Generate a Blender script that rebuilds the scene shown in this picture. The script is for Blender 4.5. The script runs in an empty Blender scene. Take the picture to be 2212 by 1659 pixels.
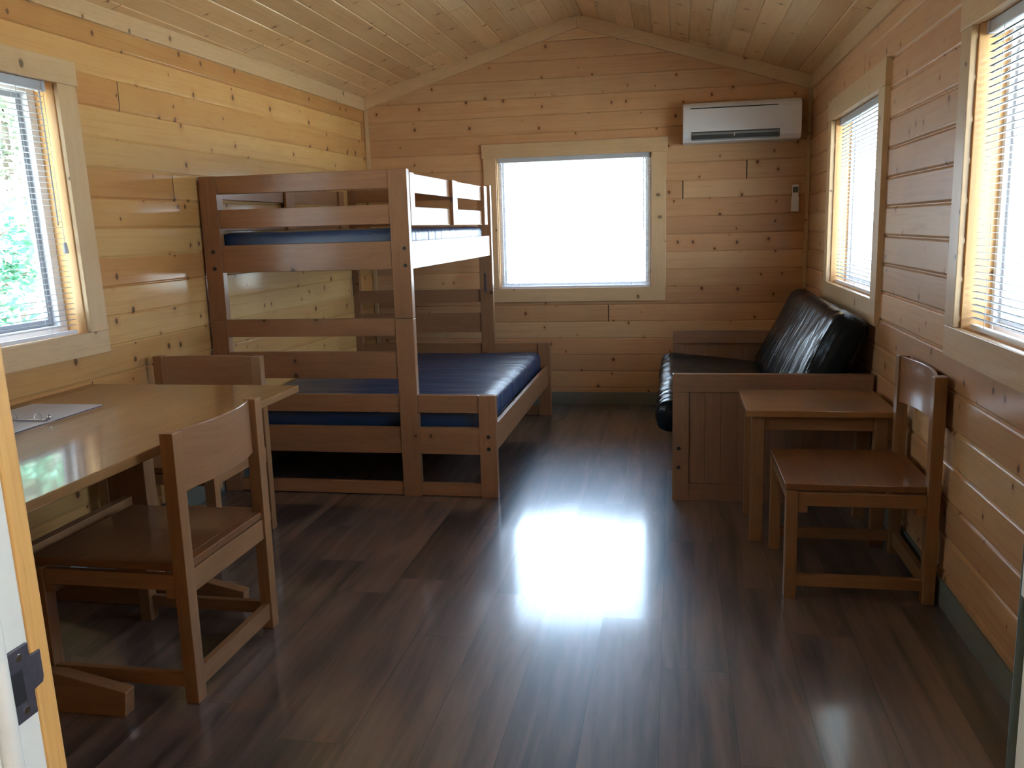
import bpy, bmesh, math, random
from math import pi, sin, cos, radians
from mathutils import Vector, Matrix, noise
random.seed(11)
sc = bpy.context.scene
COL = sc.collection

# ------------------------------------------------------------------ materials
def newmat(name):
    m = bpy.data.materials.new(name); m.use_nodes = True
    nt = m.node_tree
    return m, nt, nt.nodes['Principled BSDF'], nt.nodes['Material Output']

class N:
    """tiny helper for building node trees"""
    def __init__(s, nt): s.nt = nt
    def n(s, t, **kw):
        nd = s.nt.nodes.new(t)
        for k, v in kw.items(): setattr(nd, k, v)
        return nd
    def link(s, a, b): s.nt.links.new(a, b)
    def put(s, sock, v):
        if hasattr(v, 'is_output') or isinstance(v, bpy.types.NodeSocket): s.link(v, sock)
        else: sock.default_value = v
    def math(s, op, a, b=0.0, c=None):
        nd = s.n('ShaderNodeMath', operation=op)
        s.put(nd.inputs[0], a); s.put(nd.inputs[1], b)
        if c is not None: s.put(nd.inputs[2], c)
        return nd.outputs[0]
    def xyz(s, x, y, z=0.0):
        nd = s.n('ShaderNodeCombineXYZ')
        for i, v in enumerate((x, y, z)): s.put(nd.inputs[i], v)
        return nd.outputs[0]
    def sep(s, v):
        nd = s.n('ShaderNodeSeparateXYZ'); s.link(v, nd.inputs[0]); return nd.outputs
    def noise(s, vec, scale=1.0, detail=2.0, rough=.5, dist=0.0):
        nd = s.n('ShaderNodeTexNoise'); s.link(vec, nd.inputs['Vector'])
        nd.inputs['Scale'].default_value = scale; nd.inputs['Detail'].default_value = detail
        nd.inputs['Roughness'].default_value = rough; nd.inputs['Distortion'].default_value = dist
        return nd.outputs['Fac']
    def white(s, vec):
        nd = s.n('ShaderNodeTexWhiteNoise', noise_dimensions='2D'); s.link(vec, nd.inputs['Vector'])
        return nd.outputs['Value']
    def ramp(s, fac, stops):
        nd = s.n('ShaderNodeValToRGB'); s.link(fac, nd.inputs[0])
        el = nd.color_ramp.elements
        while len(el) > 1: el.remove(el[0])
        for i, (p, c) in enumerate(stops):
            e = el[0] if i == 0 else el.new(p)
            e.position = p; e.color = (*c, 1)
        return nd.outputs[0]
    def mix(s, fac, a, b, mode='MIX'):
        nd = s.n('ShaderNodeMix', data_type='RGBA', blend_type=mode)
        s.put(nd.inputs[0], fac)
        for i, v in ((6, a), (7, b)):
            if isinstance(v, tuple): nd.inputs[i].default_value = (*v, 1)
            else: s.link(v, nd.inputs[i])
        return nd.outputs[2]
    def step(s, v, lo, hi):
        nd = s.n('ShaderNodeMapRange', interpolation_type='SMOOTHSTEP')
        s.link(v, nd.inputs[0]); nd.inputs[1].default_value = lo; nd.inputs[2].default_value = hi
        return nd.outputs[0]
    def uv(s): return s.n('ShaderNodeTexCoord').outputs['UV']
    def objrand(s): return s.n('ShaderNodeObjectInfo').outputs['Random']
    def bump(s, h, strength, dist, bsdf):
        nd = s.n('ShaderNodeBump'); s.link(h, nd.inputs['Height'])
        nd.inputs['Strength'].default_value = strength; nd.inputs['Distance'].default_value = dist
        s.link(nd.outputs[0], bsdf.inputs['Normal'])

def knots(g, u, v, scale, gate, r):
    """sparse round knots: returns (core mask, halo mask)"""
    vn = g.n('ShaderNodeTexVoronoi', voronoi_dimensions='2D')
    vn.inputs['Scale'].default_value = scale
    wob = g.noise(g.xyz(u, v), 9.0, 2)
    g.link(g.xyz(g.math('ADD', u, g.math('MULTIPLY', wob, .02)), g.math('MULTIPLY', v, .72)), vn.inputs['Vector'])
    col = g.sep(vn.outputs['Color'])
    on = g.math('GREATER_THAN', col[0], gate)
    d = g.math('DIVIDE', vn.outputs['Distance'], g.math('MULTIPLY_ADD', col[1], 1.0, .35))
    core = g.math('MULTIPLY', on, g.math('SUBTRACT', 1.0, g.step(d, r * .55, r)))
    halo = g.math('MULTIPLY', on, g.math('SUBTRACT', 1.0, g.step(d, r * .8, r * 3.2)))
    return core, halo

def boards_mat(name, pitch, off, cols, rough=.38, coat=.3, coat_r=.14, seglen=2.6, gate=.55, knot_r=.075, spec=.5):
    m, nt, b, out = newmat(name); g = N(nt)
    u, v, _ = g.sep(g.uv())
    vv = g.math('DIVIDE', g.math('SUBTRACT', v, off), pitch)
    bid = g.math('FLOOR', vv)
    us = g.math('ADD', u, g.math('MULTIPLY', g.white(g.xyz(bid, 3.1)), 40.0))
    sid = g.math('FLOOR', g.math('DIVIDE', us, seglen))
    tone = g.white(g.xyz(bid, sid))
    tone2 = g.white(g.xyz(g.math('ADD', bid, 31.7), sid))
    grain = g.noise(g.xyz(g.math('MULTIPLY', us, 1.3), g.math('MULTIPLY', v, 42.0), g.math('MULTIPLY', bid, 1.7)), 1.0, 4, .6, 1.4)
    fine = g.noise(g.xyz(g.math('MULTIPLY', us, 9.0), g.math('MULTIPLY', v, 260.0)), 1.0, 2)
    blot = g.noise(g.xyz(g.math('MULTIPLY', us, 2.6), g.math('MULTIPLY', v, 5.0), bid), 1.0, 3)
    t = g.math('ADD', g.math('MULTIPLY', tone, .62), g.math('MULTIPLY', g.math('SUBTRACT', blot, .3), .55))
    base = g.ramp(t, cols)
    dark = g.mix(.5, base, (.55, .28, .12), 'MULTIPLY')
    c = g.mix(g.math('MULTIPLY', g.step(grain, .45, .72), .42), base, dark)
    c = g.mix(g.math('MULTIPLY', g.step(fine, .5, .8), .18), c, dark)
    core, halo = knots(g, us, v, 1.0 / pitch, gate, knot_r)
    c = g.mix(g.math('MULTIPLY', halo, .38), c, (.42, .19, .07))
    c = g.mix(g.math('MULTIPLY', core, .85), c, (.085, .036, .018))
    # butt joints between the lengths of board
    fr = g.math('FRACT', g.math('DIVIDE', us, seglen))
    jl = g.math('LESS_THAN', g.math('ABSOLUTE', g.math('SUBTRACT', fr, .0005)), .0006)
    c = g.mix(jl, c, (.06, .03, .015))
    val = g.math('MULTIPLY_ADD', tone2, .22, .88)
    hsv = g.n('ShaderNodeHueSaturation'); g.link(c, hsv.inputs['Color']); g.link(val, hsv.inputs['Value'])
    g.link(hsv.outputs[0], b.inputs['Base Color'])
    b.inputs['Roughness'].default_value = rough
    b.inputs['Specular IOR Level'].default_value = spec
    b.inputs['Coat Weight'].default_value = coat; b.inputs['Coat Roughness'].default_value = coat_r
    g.bump(g.math('ADD', grain, g.math('MULTIPLY', blot, .6)), .10, .004, b)
    return m

def wood_mat(name, light, dark, rough=.35, coat=.35, coat_r=.12, knot=.0, gs=34.0, spread=.22, fig=1.0):
    m, nt, b, out = newmat(name); g = N(nt)
    u, v, _ = g.sep(g.uv()); r = g.objrand()
    us = g.math('ADD', u, g.math('MULTIPLY', r, 37.0)); vs = g.math('ADD', v, g.math('MULTIPLY', r, 11.0))
    grain = g.noise(g.xyz(g.math('MULTIPLY', us, 1.8), g.math('MULTIPLY', vs, gs)), 1.0, 4, .6, 1.6)
    fine = g.noise(g.xyz(g.math('MULTIPLY', us, 12.0), g.math('MULTIPLY', vs, 300.0)), 1.0, 2)
    blot = g.noise(g.xyz(g.math('MULTIPLY', us, 2.2), g.math('MULTIPLY', vs, 6.0)), 1.0, 3)
    t = g.math('ADD', g.math('MULTIPLY', grain, .65 * fig), g.math('MULTIPLY', blot, .5))
    c = g.ramp(t, [(.22, dark), (.72, light)])
    dk = tuple(x * .55 for x in dark)
    c = g.mix(g.math('MULTIPLY', g.step(fine, .5, .8), .35), c, dk)
    if knot:
        core, halo = knots(g, us, vs, 6.0, 1 - knot, .085)
        c = g.mix(g.math('MULTIPLY', halo, .45), c, dark)
        c = g.mix(g.math('MULTIPLY', core, .85), c, tuple(x * .25 for x in dark))
    hsv = g.n('ShaderNodeHueSaturation'); g.link(c, hsv.inputs['Color'])
    g.link(g.math('MULTIPLY_ADD', r, spread, 1 - spread / 2), hsv.inputs['Value'])
    g.link(hsv.outputs[0], b.inputs['Base Color'])
    b.inputs['Roughness'].default_value = rough; b.inputs['Specular IOR Level'].default_value = .2
    b.inputs['Coat Weight'].default_value = coat; b.inputs['Coat Roughness'].default_value = coat_r
    g.bump(g.math('ADD', grain, fine), .06, .002, b)
    return m

def plain(name, col, rough=.5, metal=0.0, coat=0.0, spec=.5, var=.06, nscale=60.0, bump=.0):
    m, nt, b, out = newmat(name); g = N(nt)
    tc = g.n('ShaderNodeTexCoord').outputs['Object']
    f = g.noise(tc, nscale, 3)
    c = g.mix(f, tuple(x * (1 - var) for x in col), tuple(min(1, x * (1 + var)) for x in col))
    g.link(c, b.inputs['Base Color'])
    b.inputs['Roughness'].default_value = rough; b.inputs['Metallic'].default_value = metal
    b.inputs['Coat Weight'].default_value = coat; b.inputs['Specular IOR Level'].default_value = spec
    if bump: g.bump(f, bump, .002, b)
    return m

PINE = [(.0, (.58, .37, .15)), (.35, (.53, .30, .11)), (.65, (.47, .235, .083)), (1.0, (.40, .175, .06))]
PINEB = [(.0, (.60, .395, .215)), (.35, (.55, .335, .175)), (.7, (.49, .275, .14)), (1.0, (.43, .225, .115))]  # same pine, greyed so the colour carries bluish daylight on back and right walls
PITCH, ZOFF = .1405, .002
M = {}
M['wall'] = boards_mat('pine_log_siding', PITCH, ZOFF, PINE, rough=.5, coat=.26, coat_r=.11, spec=.12, seglen=5.6, gate=.42, knot_r=.095)
M['wallb'] = boards_mat('pine_log_siding_cool_lit', PITCH, ZOFF, PINEB, rough=.5, coat=.16, coat_r=.16, spec=.15, seglen=8.5, gate=.42)
M['ceil'] = boards_mat('pine_ceiling_boards', .1432, 0.0, [(.0, (.73, .51, .28)), (.4, (.67, .44, .22)), (.75, (.59, .36, .17)), (1, (.49, .275, .12))], rough=.45, gate=.6, seglen=3.4, coat=.34, coat_r=.08, spec=.2)
M['trim'] = wood_mat('pine_trim', (.61, .43, .245), (.52, .34, .18), rough=.45, coat=.25, knot=.28, spread=.12)
M['jamb'] = wood_mat('pine_window_jamb', (.68, .40, .175), (.60, .33, .13), rough=.42, coat=.2, knot=.35, spread=.06)
M['doorwood'] = wood_mat('fir_door_edge', (.66, .40, .14), (.53, .28, .085), rough=.42, coat=.2, gs=60, spread=.02)
M['bed'] = wood_mat('bunk_bed_wood', (.295, .150, .074), (.212, .099, .046), rough=.45, coat=.22, coat_r=.16, knot=.18, spread=.18)
M['oak'] = wood_mat('stained_chair_wood', (.29, .150, .068), (.195, .090, .038), rough=.42, coat=.35, coat_r=.12, spread=.15)
M['ply'] = wood_mat('moulded_ply_back', (.31, .16, .078), (.225, .108, .050), rough=.4, coat=.4, coat_r=.14, gs=26, spread=.05)
M['seat'] = wood_mat('stained_shaded_chair_seat', (.20, .088, .036), (.13, .052, .021), rough=.45, coat=.6, coat_r=.08, gs=18, spread=.05)  # stain darkened further to put under-table shade into the seat colour
M['top'] = wood_mat('lacquered_tabletop', (.29, .148, .052), (.195, .088, .030), rough=.45, coat=.8, coat_r=.06, gs=18, spread=.05)
M['sofaw'] = wood_mat('futon_frame_wood', (.25, .138, .085), (.175, .090, .054), rough=.36, coat=.45, coat_r=.14, spread=.12)
M['base'] = plain('grey_vinyl_baseboard', (.17, .185, .165), .5)
M['white'] = plain('white_plastic', (.84, .86, .90), .42, var=.02)
M['acgrey'] = plain('grey_louver_plastic', (.20, .215, .235), .45, var=.03)
M['dark'] = plain('dark_slot', (.012, .013, .015), .5)
M['screen'] = plain('lcd_grey', (.10, .11, .10), .25)
M['vinyl'] = plain('window_vinyl', (.72, .72, .74), .4, var=.03)
M['rail'] = plain('blind_rail', (.50, .52, .57), .4, var=.03)
M['gasket'] = plain('dark_gasket', (.27, .285, .32), .5)
M['paint'] = plain('white_door_paint', (.72, .74, .67), .45, var=.04)
M['doorface'] = plain('green_door_paint', (.055, .085, .078), .45, var=.1)
M['steel'] = plain('dull_dark_steel', (.10, .095, .12), .38, metal=.6, var=.25, nscale=160)
M['chrome'] = plain('chrome', (.65, .65, .66), .18, metal=1.0)
M['bolt'] = plain('dark_bolt_metal', (.06, .06, .055), .35, metal=.8)
M['paper'] = plain('grey_binder_vinyl', (.47, .45, .48), .42, var=.04)
M['bark'] = plain('bark', (.16, .13, .11), .9, var=.4, nscale=14, bump=.6)
M['twig'] = plain('dry_sliver', (.05, .03, .02), .8)

def mk_floor():
    m, nt, b, out = newmat('vinyl_plank_floor'); g = N(nt)
    u, v, _ = g.sep(g.uv())
    w, L = .2283, 1.22
    vv = g.math('DIVIDE', g.math('SUBTRACT', v, -.0385), w); bid = g.math('FLOOR', vv)
    us = g.math('ADD', u, g.math('MULTIPLY', g.white(g.xyz(bid, 7.3)), L))
    sid = g.math('FLOOR', g.math('DIVIDE', us, L))
    tone = g.white(g.xyz(bid, sid))
    off = g.math('MULTIPLY', tone, 23.0)
    broad = g.noise(g.xyz(g.math('MULTIPLY_ADD', us, .85, off), g.math('MULTIPLY', v, 9.0), off), 1.0, 3, .55, 1.1)
    mid = g.noise(g.xyz(g.math('MULTIPLY_ADD', us, 2.2, off), g.math('MULTIPLY', v, 34.0), off), 1.0, 4, .6, 1.0)
    fine = g.noise(g.xyz(g.math('MULTIPLY', us, 16.0), g.math('MULTIPLY', v, 330.0)), 1.0, 2)
    t = g.math('ADD', g.math('MULTIPLY', broad, 1.05), g.math('MULTIPLY', g.math('SUBTRACT', mid, .5), .32))
    t = g.math('ADD', t, g.math('MULTIPLY', g.math('SUBTRACT', tone, .5), .22))
    c = g.ramp(t, [(.30, (.036, .027, .027)), (.43, (.082, .056, .050)), (.57, (.155, .104, .088)), (.74, (.215, .150, .125))])
    c = g.mix(g.math('MULTIPLY', g.step(fine, .5, .8), .2), c, (.03, .02, .017))
    fv = g.math('FRACT', vv); fu = g.math('FRACT', g.math('DIVIDE', us, L))
    ev = g.math('LESS_THAN', g.math('MINIMUM', fv, g.math('SUBTRACT', 1.0, fv)), .006)
    eu = g.math('LESS_THAN', g.math('MINIMUM', fu, g.math('SUBTRACT', 1.0, fu)), .0011)
    e = g.math('MAXIMUM', ev, eu)
    c = g.mix(g.math('MULTIPLY', e, .75), c, (.012, .009, .008))
    g.link(c, b.inputs['Base Color'])
    b.inputs['Roughness'].default_value = .36
    b.inputs['Specular IOR Level'].default_value = 1.0; b.inputs['IOR'].default_value = 1.85; b.inputs['Specular Tint'].default_value = (.52, .76, 1.0, 1)
    b.inputs['Coat Weight'].default_value = 1.0; b.inputs['Coat Roughness'].default_value = .125; b.inputs['Coat IOR'].default_value = 1.75
    h = g.math('SUBTRACT', g.math('MULTIPLY', mid, .25), e)
    # the planks do not lie perfectly flat: each tilts a hair
    t2 = g.white(g.xyz(g.math('ADD', bid, 17.0), sid))
    wav = g.noise(g.xyz(g.math('MULTIPLY', u, 1.6), g.math('MULTIPLY', v, 2.4)), 1.0, 1)
    ty = g.math('ADD', g.math('MULTIPLY', g.math('SUBTRACT', t2, .5), .011), g.math('MULTIPLY', g.math('SUBTRACT', wav, .5), .022))
    tx = g.math('MULTIPLY', g.math('SUBTRACT', tone, .5), .008)
    nd = g.n('ShaderNodeVectorMath', operation='NORMALIZE'); g.link(g.xyz(tx, ty, 1.0), nd.inputs[0])
    g.link(nd.outputs[0], b.inputs['Coat Normal'])
    g.bump(h, .05, .002, b)
    return m
M['floor'] = mk_floor()

def mk_fabric(name, col, rough, coat, coat_r, su, sv, strength, sheen=0.0, spec=.36):
    m, nt, b, out = newmat(name); g = N(nt)
    p = g.sep(g.n('ShaderNodeTexCoord').outputs['Object'])
    w1 = g.noise(g.xyz(g.math('MULTIPLY', p[0], su), g.math('MULTIPLY', p[1], sv), g.math('MULTIPLY', p[2], su)), 1.0, 3, .55, .8)
    w2 = g.noise(g.xyz(g.math('MULTIPLY', p[0], su * .4), g.math('MULTIPLY', p[1], sv * .25), g.math('MULTIPLY', p[2], su * .4)), 1.0, 2, .5, .5)
    c = g.mix(w2, tuple(x * .8 for x in col), tuple(x * 1.2 for x in col))
    g.link(c, b.inputs['Base Color'])
    b.inputs['Roughness'].default_value = rough
    b.inputs['Coat Weight'].default_value = coat; b.inputs['Coat Roughness'].default_value = coat_r
    b.inputs['Sheen Weight'].default_value = sheen; b.inputs['Specular IOR Level'].default_value = spec
    g.bump(g.math('ADD', w1, w2), strength, .02, b)
    return m
M['blue'] = mk_fabric('navy_vinyl_cover', (.019, .046, .112), .37, .0, .28, 2.2, 16.0, .6, spec=.62)
M['black'] = mk_fabric('black_leatherette', (.006, .010, .014), .23, .0, .15, 2.6, 15.0, .85, spec=.13)

def mk_glass():
    m, nt, b, out = newmat('window_glass'); g = N(nt)
    nt.nodes.remove(b)
    tr = g.n('ShaderNodeBsdfTransparent'); tr.inputs[0].default_value = (.93, .96, .95, 1)
    gl = g.n('ShaderNodeBsdfGlossy'); gl.inputs['Roughness'].default_value = .02
    fr = g.n('ShaderNodeFresnel'); fr.inputs[0].default_value = 1.45
    mx = g.n('ShaderNodeMixShader'); 
    geo = g.n('ShaderNodeNewGeometry')
    g.link(g.math('MULTIPLY', fr.outputs[0], g.math('SUBTRACT', 1.0, geo.outputs['Backfacing'])), mx.inputs[0]); g.link(tr.outputs[0], mx.inputs[1]); g.link(gl.outputs[0], mx.inputs[2])
    g.link(mx.outputs[0], out.inputs[0])
    return m
M['glass'] = mk_glass()

def mk_trans(name, col, tcol, fac):
    m, nt, b, out = newmat(name); g = N(nt)
    b.inputs['Base Color'].default_value = (*col, 1); b.inputs['Roughness'].default_value = .55
    tl = g.n('ShaderNodeBsdfTranslucent'); tl.inputs[0].default_value = (*tcol, 1)
    r = g.objrand()
    mx = g.n('ShaderNodeMixShader'); mx.inputs[0].default_value = fac
    g.link(b.outputs[0], mx.inputs[1]); g.link(tl.outputs[0], mx.inputs[2]); g.link(mx.outputs[0], out.inputs[0])
    return m
M['slat'] = mk_trans('white_blind_slat', (.80, .81, .82), (.78, .79, .79), .45)
M['leaf'] = mk_trans('pale_leaf', (.15, .19, .135), (.19, .24, .15), .4)
M['leafblue'] = mk_trans('blue_green_leaf', (.09, .24, .18), (.10, .30, .19), .3)
M['ground'] = plain('dry_grass_ground', (.47, .48, .42), .9, var=.25, nscale=3)

# ------------------------------------------------------------------ mesh helpers
def new_bm():
    bm = bmesh.new(); bm.loops.layers.uv.new('UVMap'); return bm

def set_uv(bm, grain, off):
    uvl = bm.loops.layers.uv['UVMap']
    for f in bm.faces:
        n = f.normal; a = max(range(3), key=lambda i: abs(n[i]))
        rest = [i for i in range(3) if i != grain]
        for l in f.loops:
            c = l.vert.co
            if a == grain: uvv = (c[rest[0]] * .2, c[rest[1]])
            else:
                o = [i for i in rest if i != a]
                o = o[0] if o else rest[0]
                uvv = (c[grain], c[o])
            l[uvl].uv = (uvv[0] + off[0], uvv[1] + off[1])

def merge(dst, src, mat=None):
    su = src.loops.layers.uv['UVMap']; du = dst.loops.layers.uv['UVMap']
    mp = {}
    for v in src.verts:
        mp[v] = dst.verts.new(mat @ v.co if mat else v.co)
    for f in src.faces:
        try: nf = dst.faces.new([mp[v] for v in f.verts])
        except ValueError: continue
        nf.smooth = f.smooth
        for l, k in zip(nf.loops, f.loops): l[du].uv = k[su].uv
    src.free()

def box(dst, x, y, z, bevel=.003, grain=None, seg=2, mat=None):
    x, y, z = sorted(x), sorted(y), sorted(z)
    bm = new_bm()
    bmesh.ops.create_cube(bm, size=1)
    d = (x[1] - x[0], y[1] - y[0], z[1] - z[0])
    for v in bm.verts:
        v.co = Vector((x[0] + (v.co.x + .5) * d[0], y[0] + (v.co.y + .5) * d[1], z[0] + (v.co.z + .5) * d[2]))
    bv = min(bevel, min(d) * .3)
    if bv > 0:
        bmesh.ops.bevel(bm, geom=bm.edges[:], offset=bv, segments=seg, affect='EDGES', profile=.6)
    bm.normal_update()
    if grain is None: grain = max(range(3), key=lambda i: d[i])
    set_uv(bm, grain, (random.random() * 9, random.random() * 5))
    merge(dst, bm, mat)
    return dst

def prism(dst, pts, axis, a0, a1, bevel=.002, grain=None, mat=None, seg=2):
    """extrude polygon pts (2D, in the two other axes in order) along axis"""
    bm = new_bm(); oth = [i for i in range(3) if i != axis]
    def P(p, a):
        c = [0, 0, 0]; c[oth[0]] = p[0]; c[oth[1]] = p[1]; c[axis] = a; return c
    A = [bm.verts.new(P(p, a0)) for p in pts]; B = [bm.verts.new(P(p, a1)) for p in pts]
    bm.faces.new(A); bm.faces.new(B)
    for i in range(len(pts)):
        j = (i + 1) % len(pts); bm.faces.new([A[i], A[j], B[j], B[i]])
    bmesh.ops.recalc_face_normals(bm, faces=bm.faces[:])
    if bevel: bmesh.ops.bevel(bm, geom=bm.edges[:], offset=bevel, segments=seg, affect='EDGES', profile=.6)
    bm.normal_update()
    set_uv(bm, axis if grain is None else grain, (random.random() * 9, random.random() * 5))
    merge(dst, bm, mat); return dst

def tube(dst, path, r, seg=8, closed=False):
    bm = new_bm(); rings = []; n = len(path); path = [Vector(p) for p in path]
    up = Vector((0, 0, 1))
    for i, p in enumerate(path):
        a = path[(i - 1) % n] if (closed or i > 0) else p
        b = path[(i + 1) % n] if (closed or i < n - 1) else p
        t = (b - a).normalized()
        s = t.cross(up)
        if s.length < 1e-4: s = t.cross(Vector((1, 0, 0)))
        s.normalize(); w = s.cross(t)
        rr = r[i] if isinstance(r, (list, tuple)) else r
        rings.append([bm.verts.new(p + (s * cos(2 * pi * k / seg) + w * sin(2 * pi * k / seg)) * rr) for k in range(seg)])
    m = n if closed else n - 1
    for i in range(m):
        A, B = rings[i], rings[(i + 1) % n]
        for k in range(seg):
            f = bm.faces.new([A[k], A[(k + 1) % seg], B[(k + 1) % seg], B[k]]); f.smooth = True
    if not closed:
        bm.faces.new(rings[0][::-1]); bm.faces.new(rings[-1])
    bmesh.ops.recalc_face_normals(bm, faces=bm.faces[:]); bm.normal_update()
    merge(dst, bm); return dst

def disc(dst, c, axis, r, depth, seg=14, bevel=.001):
    pts = [(r * cos(2 * pi * k / seg), r * sin(2 * pi * k / seg)) for k in range(seg)]
    oth = [i for i in range(3) if i != axis]
    pts = [(p[0] + c[oth[0]], p[1] + c[oth[1]]) for p in pts]
    return prism(dst, pts, axis, c[axis], c[axis] + depth, bevel=bevel)

def cushion(size, r, cuts, puff=0.0, wr=None):
    """rounded padded block centred on the origin, sides length size"""
    bm = new_bm()
    nx, ny, nz = cuts
    h = [s / 2 for s in size]
    def grid(ax, sgn):
        a, b = [i for i in range(3) if i != ax]
        na, nb = cuts[a], cuts[b]
        V = [[None] * (nb + 1) for _ in range(na + 1)]
        for i in range(na + 1):
            for j in range(nb + 1):
                c = [0, 0, 0]
                fa = -1 + 2 * i / na; fb = -1 + 2 * j / nb
                fa = sin(fa * pi / 2) * .35 + fa * .65; fb = sin(fb * pi / 2) * .35 + fb * .65
                c[a] = fa * h[a]; c[b] = fb * h[b]; c[ax] = sgn * h[ax]
                V[i][j] = bm.verts.new(c)
        for i in range(na):
            for j in range(nb): bm.faces.new([V[i][j], V[i + 1][j], V[i + 1][j + 1], V[i][j + 1]])
    for ax in range(3):
        for s in (-1, 1): grid(ax, s)
    bmesh.ops.remove_doubles(bm, verts=bm.verts[:], dist=1e-5)
    for v in bm.verts:
        p = v.co.copy()
        q = Vector([max(-h[i] + r, min(h[i] - r, p[i])) for i in range(3)])
        d = p - q
        nrm = d.normalized() if d.length > 1e-6 else Vector((0, 0, 1))
        p2 = q + nrm * r if d.length > 1e-6 else p
        fx = 1 - (p.x / h[0]) ** 2; fy = 1 - (p.y / h[1]) ** 2
        p2.z += puff * math.copysign(1, p.z) * max(0, fx) * max(0, fy)
        if wr: p2 += nrm * wr(p)
        v.co = p2
    bmesh.ops.recalc_face_normals(bm, faces=bm.faces[:])
    for f in bm.faces: f.smooth = True
    bm.normal_update()
    set_uv(bm, 1, (0, 0))
    return bm

def obj(name, bm, mat, parent=None, smooth=False):
    me = bpy.data.meshes.new(name)
    bm.normal_update(); bm.to_mesh(me); bm.free()
    me.materials.append(mat)
    if smooth:
        for p in me.polygons: p.use_smooth = True
    o = bpy.data.objects.new(name, me); COL.objects.link(o)
    if parent: o.parent = parent
    return o

def part(name, mat, parent, *boxes, **kw):
    bm = new_bm()
    for b in boxes: box(bm, *b, **kw)
    return obj(name, bm, mat, parent)

def tag(o, label, cat, group=None):
    o['label'] = label; o['category'] = cat
    if group: o['group'] = group
    return o
def thing(name, label, cat, loc=(0, 0, 0), rotz=0, group=None):
    o = bpy.data.objects.new(name, None); COL.objects.link(o)
    o.empty_display_size = .1
    o.location = loc; o.rotation_euler = (0, 0, rotz)
    return tag(o, label, cat, group)
def struct(o, label=None):
    o['kind'] = 'structure'
    if label: o['label'] = label
    return o
def frame_empty(name, loc, rotz):
    o = bpy.data.objects.new(name, None); COL.objects.link(o); o.empty_display_size = .1
    o.location = loc; o.rotation_euler = (0, 0, rotz)
    return struct(o)
def dup(root, loc, rotz, label, group=None):
    r = root.copy(); COL.objects.link(r); r.location = loc; r.rotation_euler = (0, 0, rotz); r['label'] = label
    if group: r['group'] = group
    for ch in list(root.children):
        c = ch.copy(); COL.objects.link(c); c.parent = r
        for gch in ch.children:
            d = gch.copy(); COL.objects.link(d); d.parent = c
    return r

# ------------------------------------------------------------------ room shell
XL, XR, YB, YF = -2.57, 1.03, 7.185, .735
RX, RZ = -.766, 3.135
SL, SR = .2966, .3136
TILT = .03
ROT_L = pi / 2 - math.atan(TILT)
FR = {  # wall frames: local x along the wall, local y outward, z up
    'back': ((0, YB, 0), 0.0),
    'right': ((XR, 0, 0), -pi / 2),
    'left': ((XL, YB, 0), ROT_L),
    'front': ((0, YF, 0), pi),
}
def xl(y): return XL - TILT * (YB - y)

GROOVE0 = GROOVE = [(-.0085, 0), (-.0065, .0006), (-.0042, .0022), (-.0014, .0052), (.0014, .0052), (.0042, .0022), (.0065, .0006), (.0085, 0)]

def sheet(name, u0, u1, v0, v1, pitch, off, holes, mat, loc, rotz, depth=.16, clip=None, tf=None, parent=None, gs=1.0):
    """boarded sheet with real grooves every pitch, holes for openings, and an outer skin"""
    vs = {v0: 0, v1: 0}
    GROOVE = [(a * gs, b * gs) for a, b in GROOVE0]
    k = math.floor((v0 - off) / pitch) - 1
    while off + k * pitch < v1 + pitch:
        for dz, dd in GROOVE:
            z = off + k * pitch + dz
            if v0 < z < v1: vs[round(z, 5)] = dd
        k += 1
    def prof(z):
        t = (z - off + pitch / 2) % pitch - pitch / 2
        for (a, da), (b, db) in zip(GROOVE, GROOVE[1:]):
            if a <= t <= b: return da + (db - da) * (t - a) / (b - a)
        return 0.0
    us = {u0, u1}
    for h in holes:
        us |= {h[0], h[1]}
        for z in (h[2], h[3]):
            if v0 < z < v1: vs[z] = prof(z)
    zs = sorted(vs); ul = sorted(us)
    vs[v0] = prof(v0); vs[v1] = prof(v1)
    bm = new_bm(); uvl = bm.loops.layers.uv['UVMap']
    def inh(u, z): return any(h[0] < u < h[1] and h[2] < z < h[3] for h in holes)
    for skin in (0, 1):
        zz = zs if skin == 0 else sorted({v0, v1} | {h[2] for h in holes if v0 < h[2] < v1} | {h[3] for h in holes if v0 < h[3] < v1})
        V = {}
        for a in ul:
            for z in zz:
                V[a, z] = bm.verts.new((a, vs[z] if skin == 0 else depth, z))
        for a, b in zip(ul, ul[1:]):
            for c, d in zip(zz, zz[1:]):
                if inh((a + b) / 2, (c + d) / 2): continue
                q = [V[a, c], V[b, c], V[b, d], V[a, d]]
                if skin: q.reverse()
                f = bm.faces.new(q)
                for l in f.loops: l[uvl].uv = (l.vert.co.x, l.vert.co.z)
    if clip:
        for co, no in clip:
            bmesh.ops.bisect_plane(bm, geom=bm.verts[:] + bm.edges[:] + bm.faces[:], plane_co=co, plane_no=no, clear_outer=True)
    if tf: bm.transform(tf)
    o = obj(name, bm, mat, parent)
    o.location = loc; o.rotation_euler = (0, 0, rotz)
    return struct(o)

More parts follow.
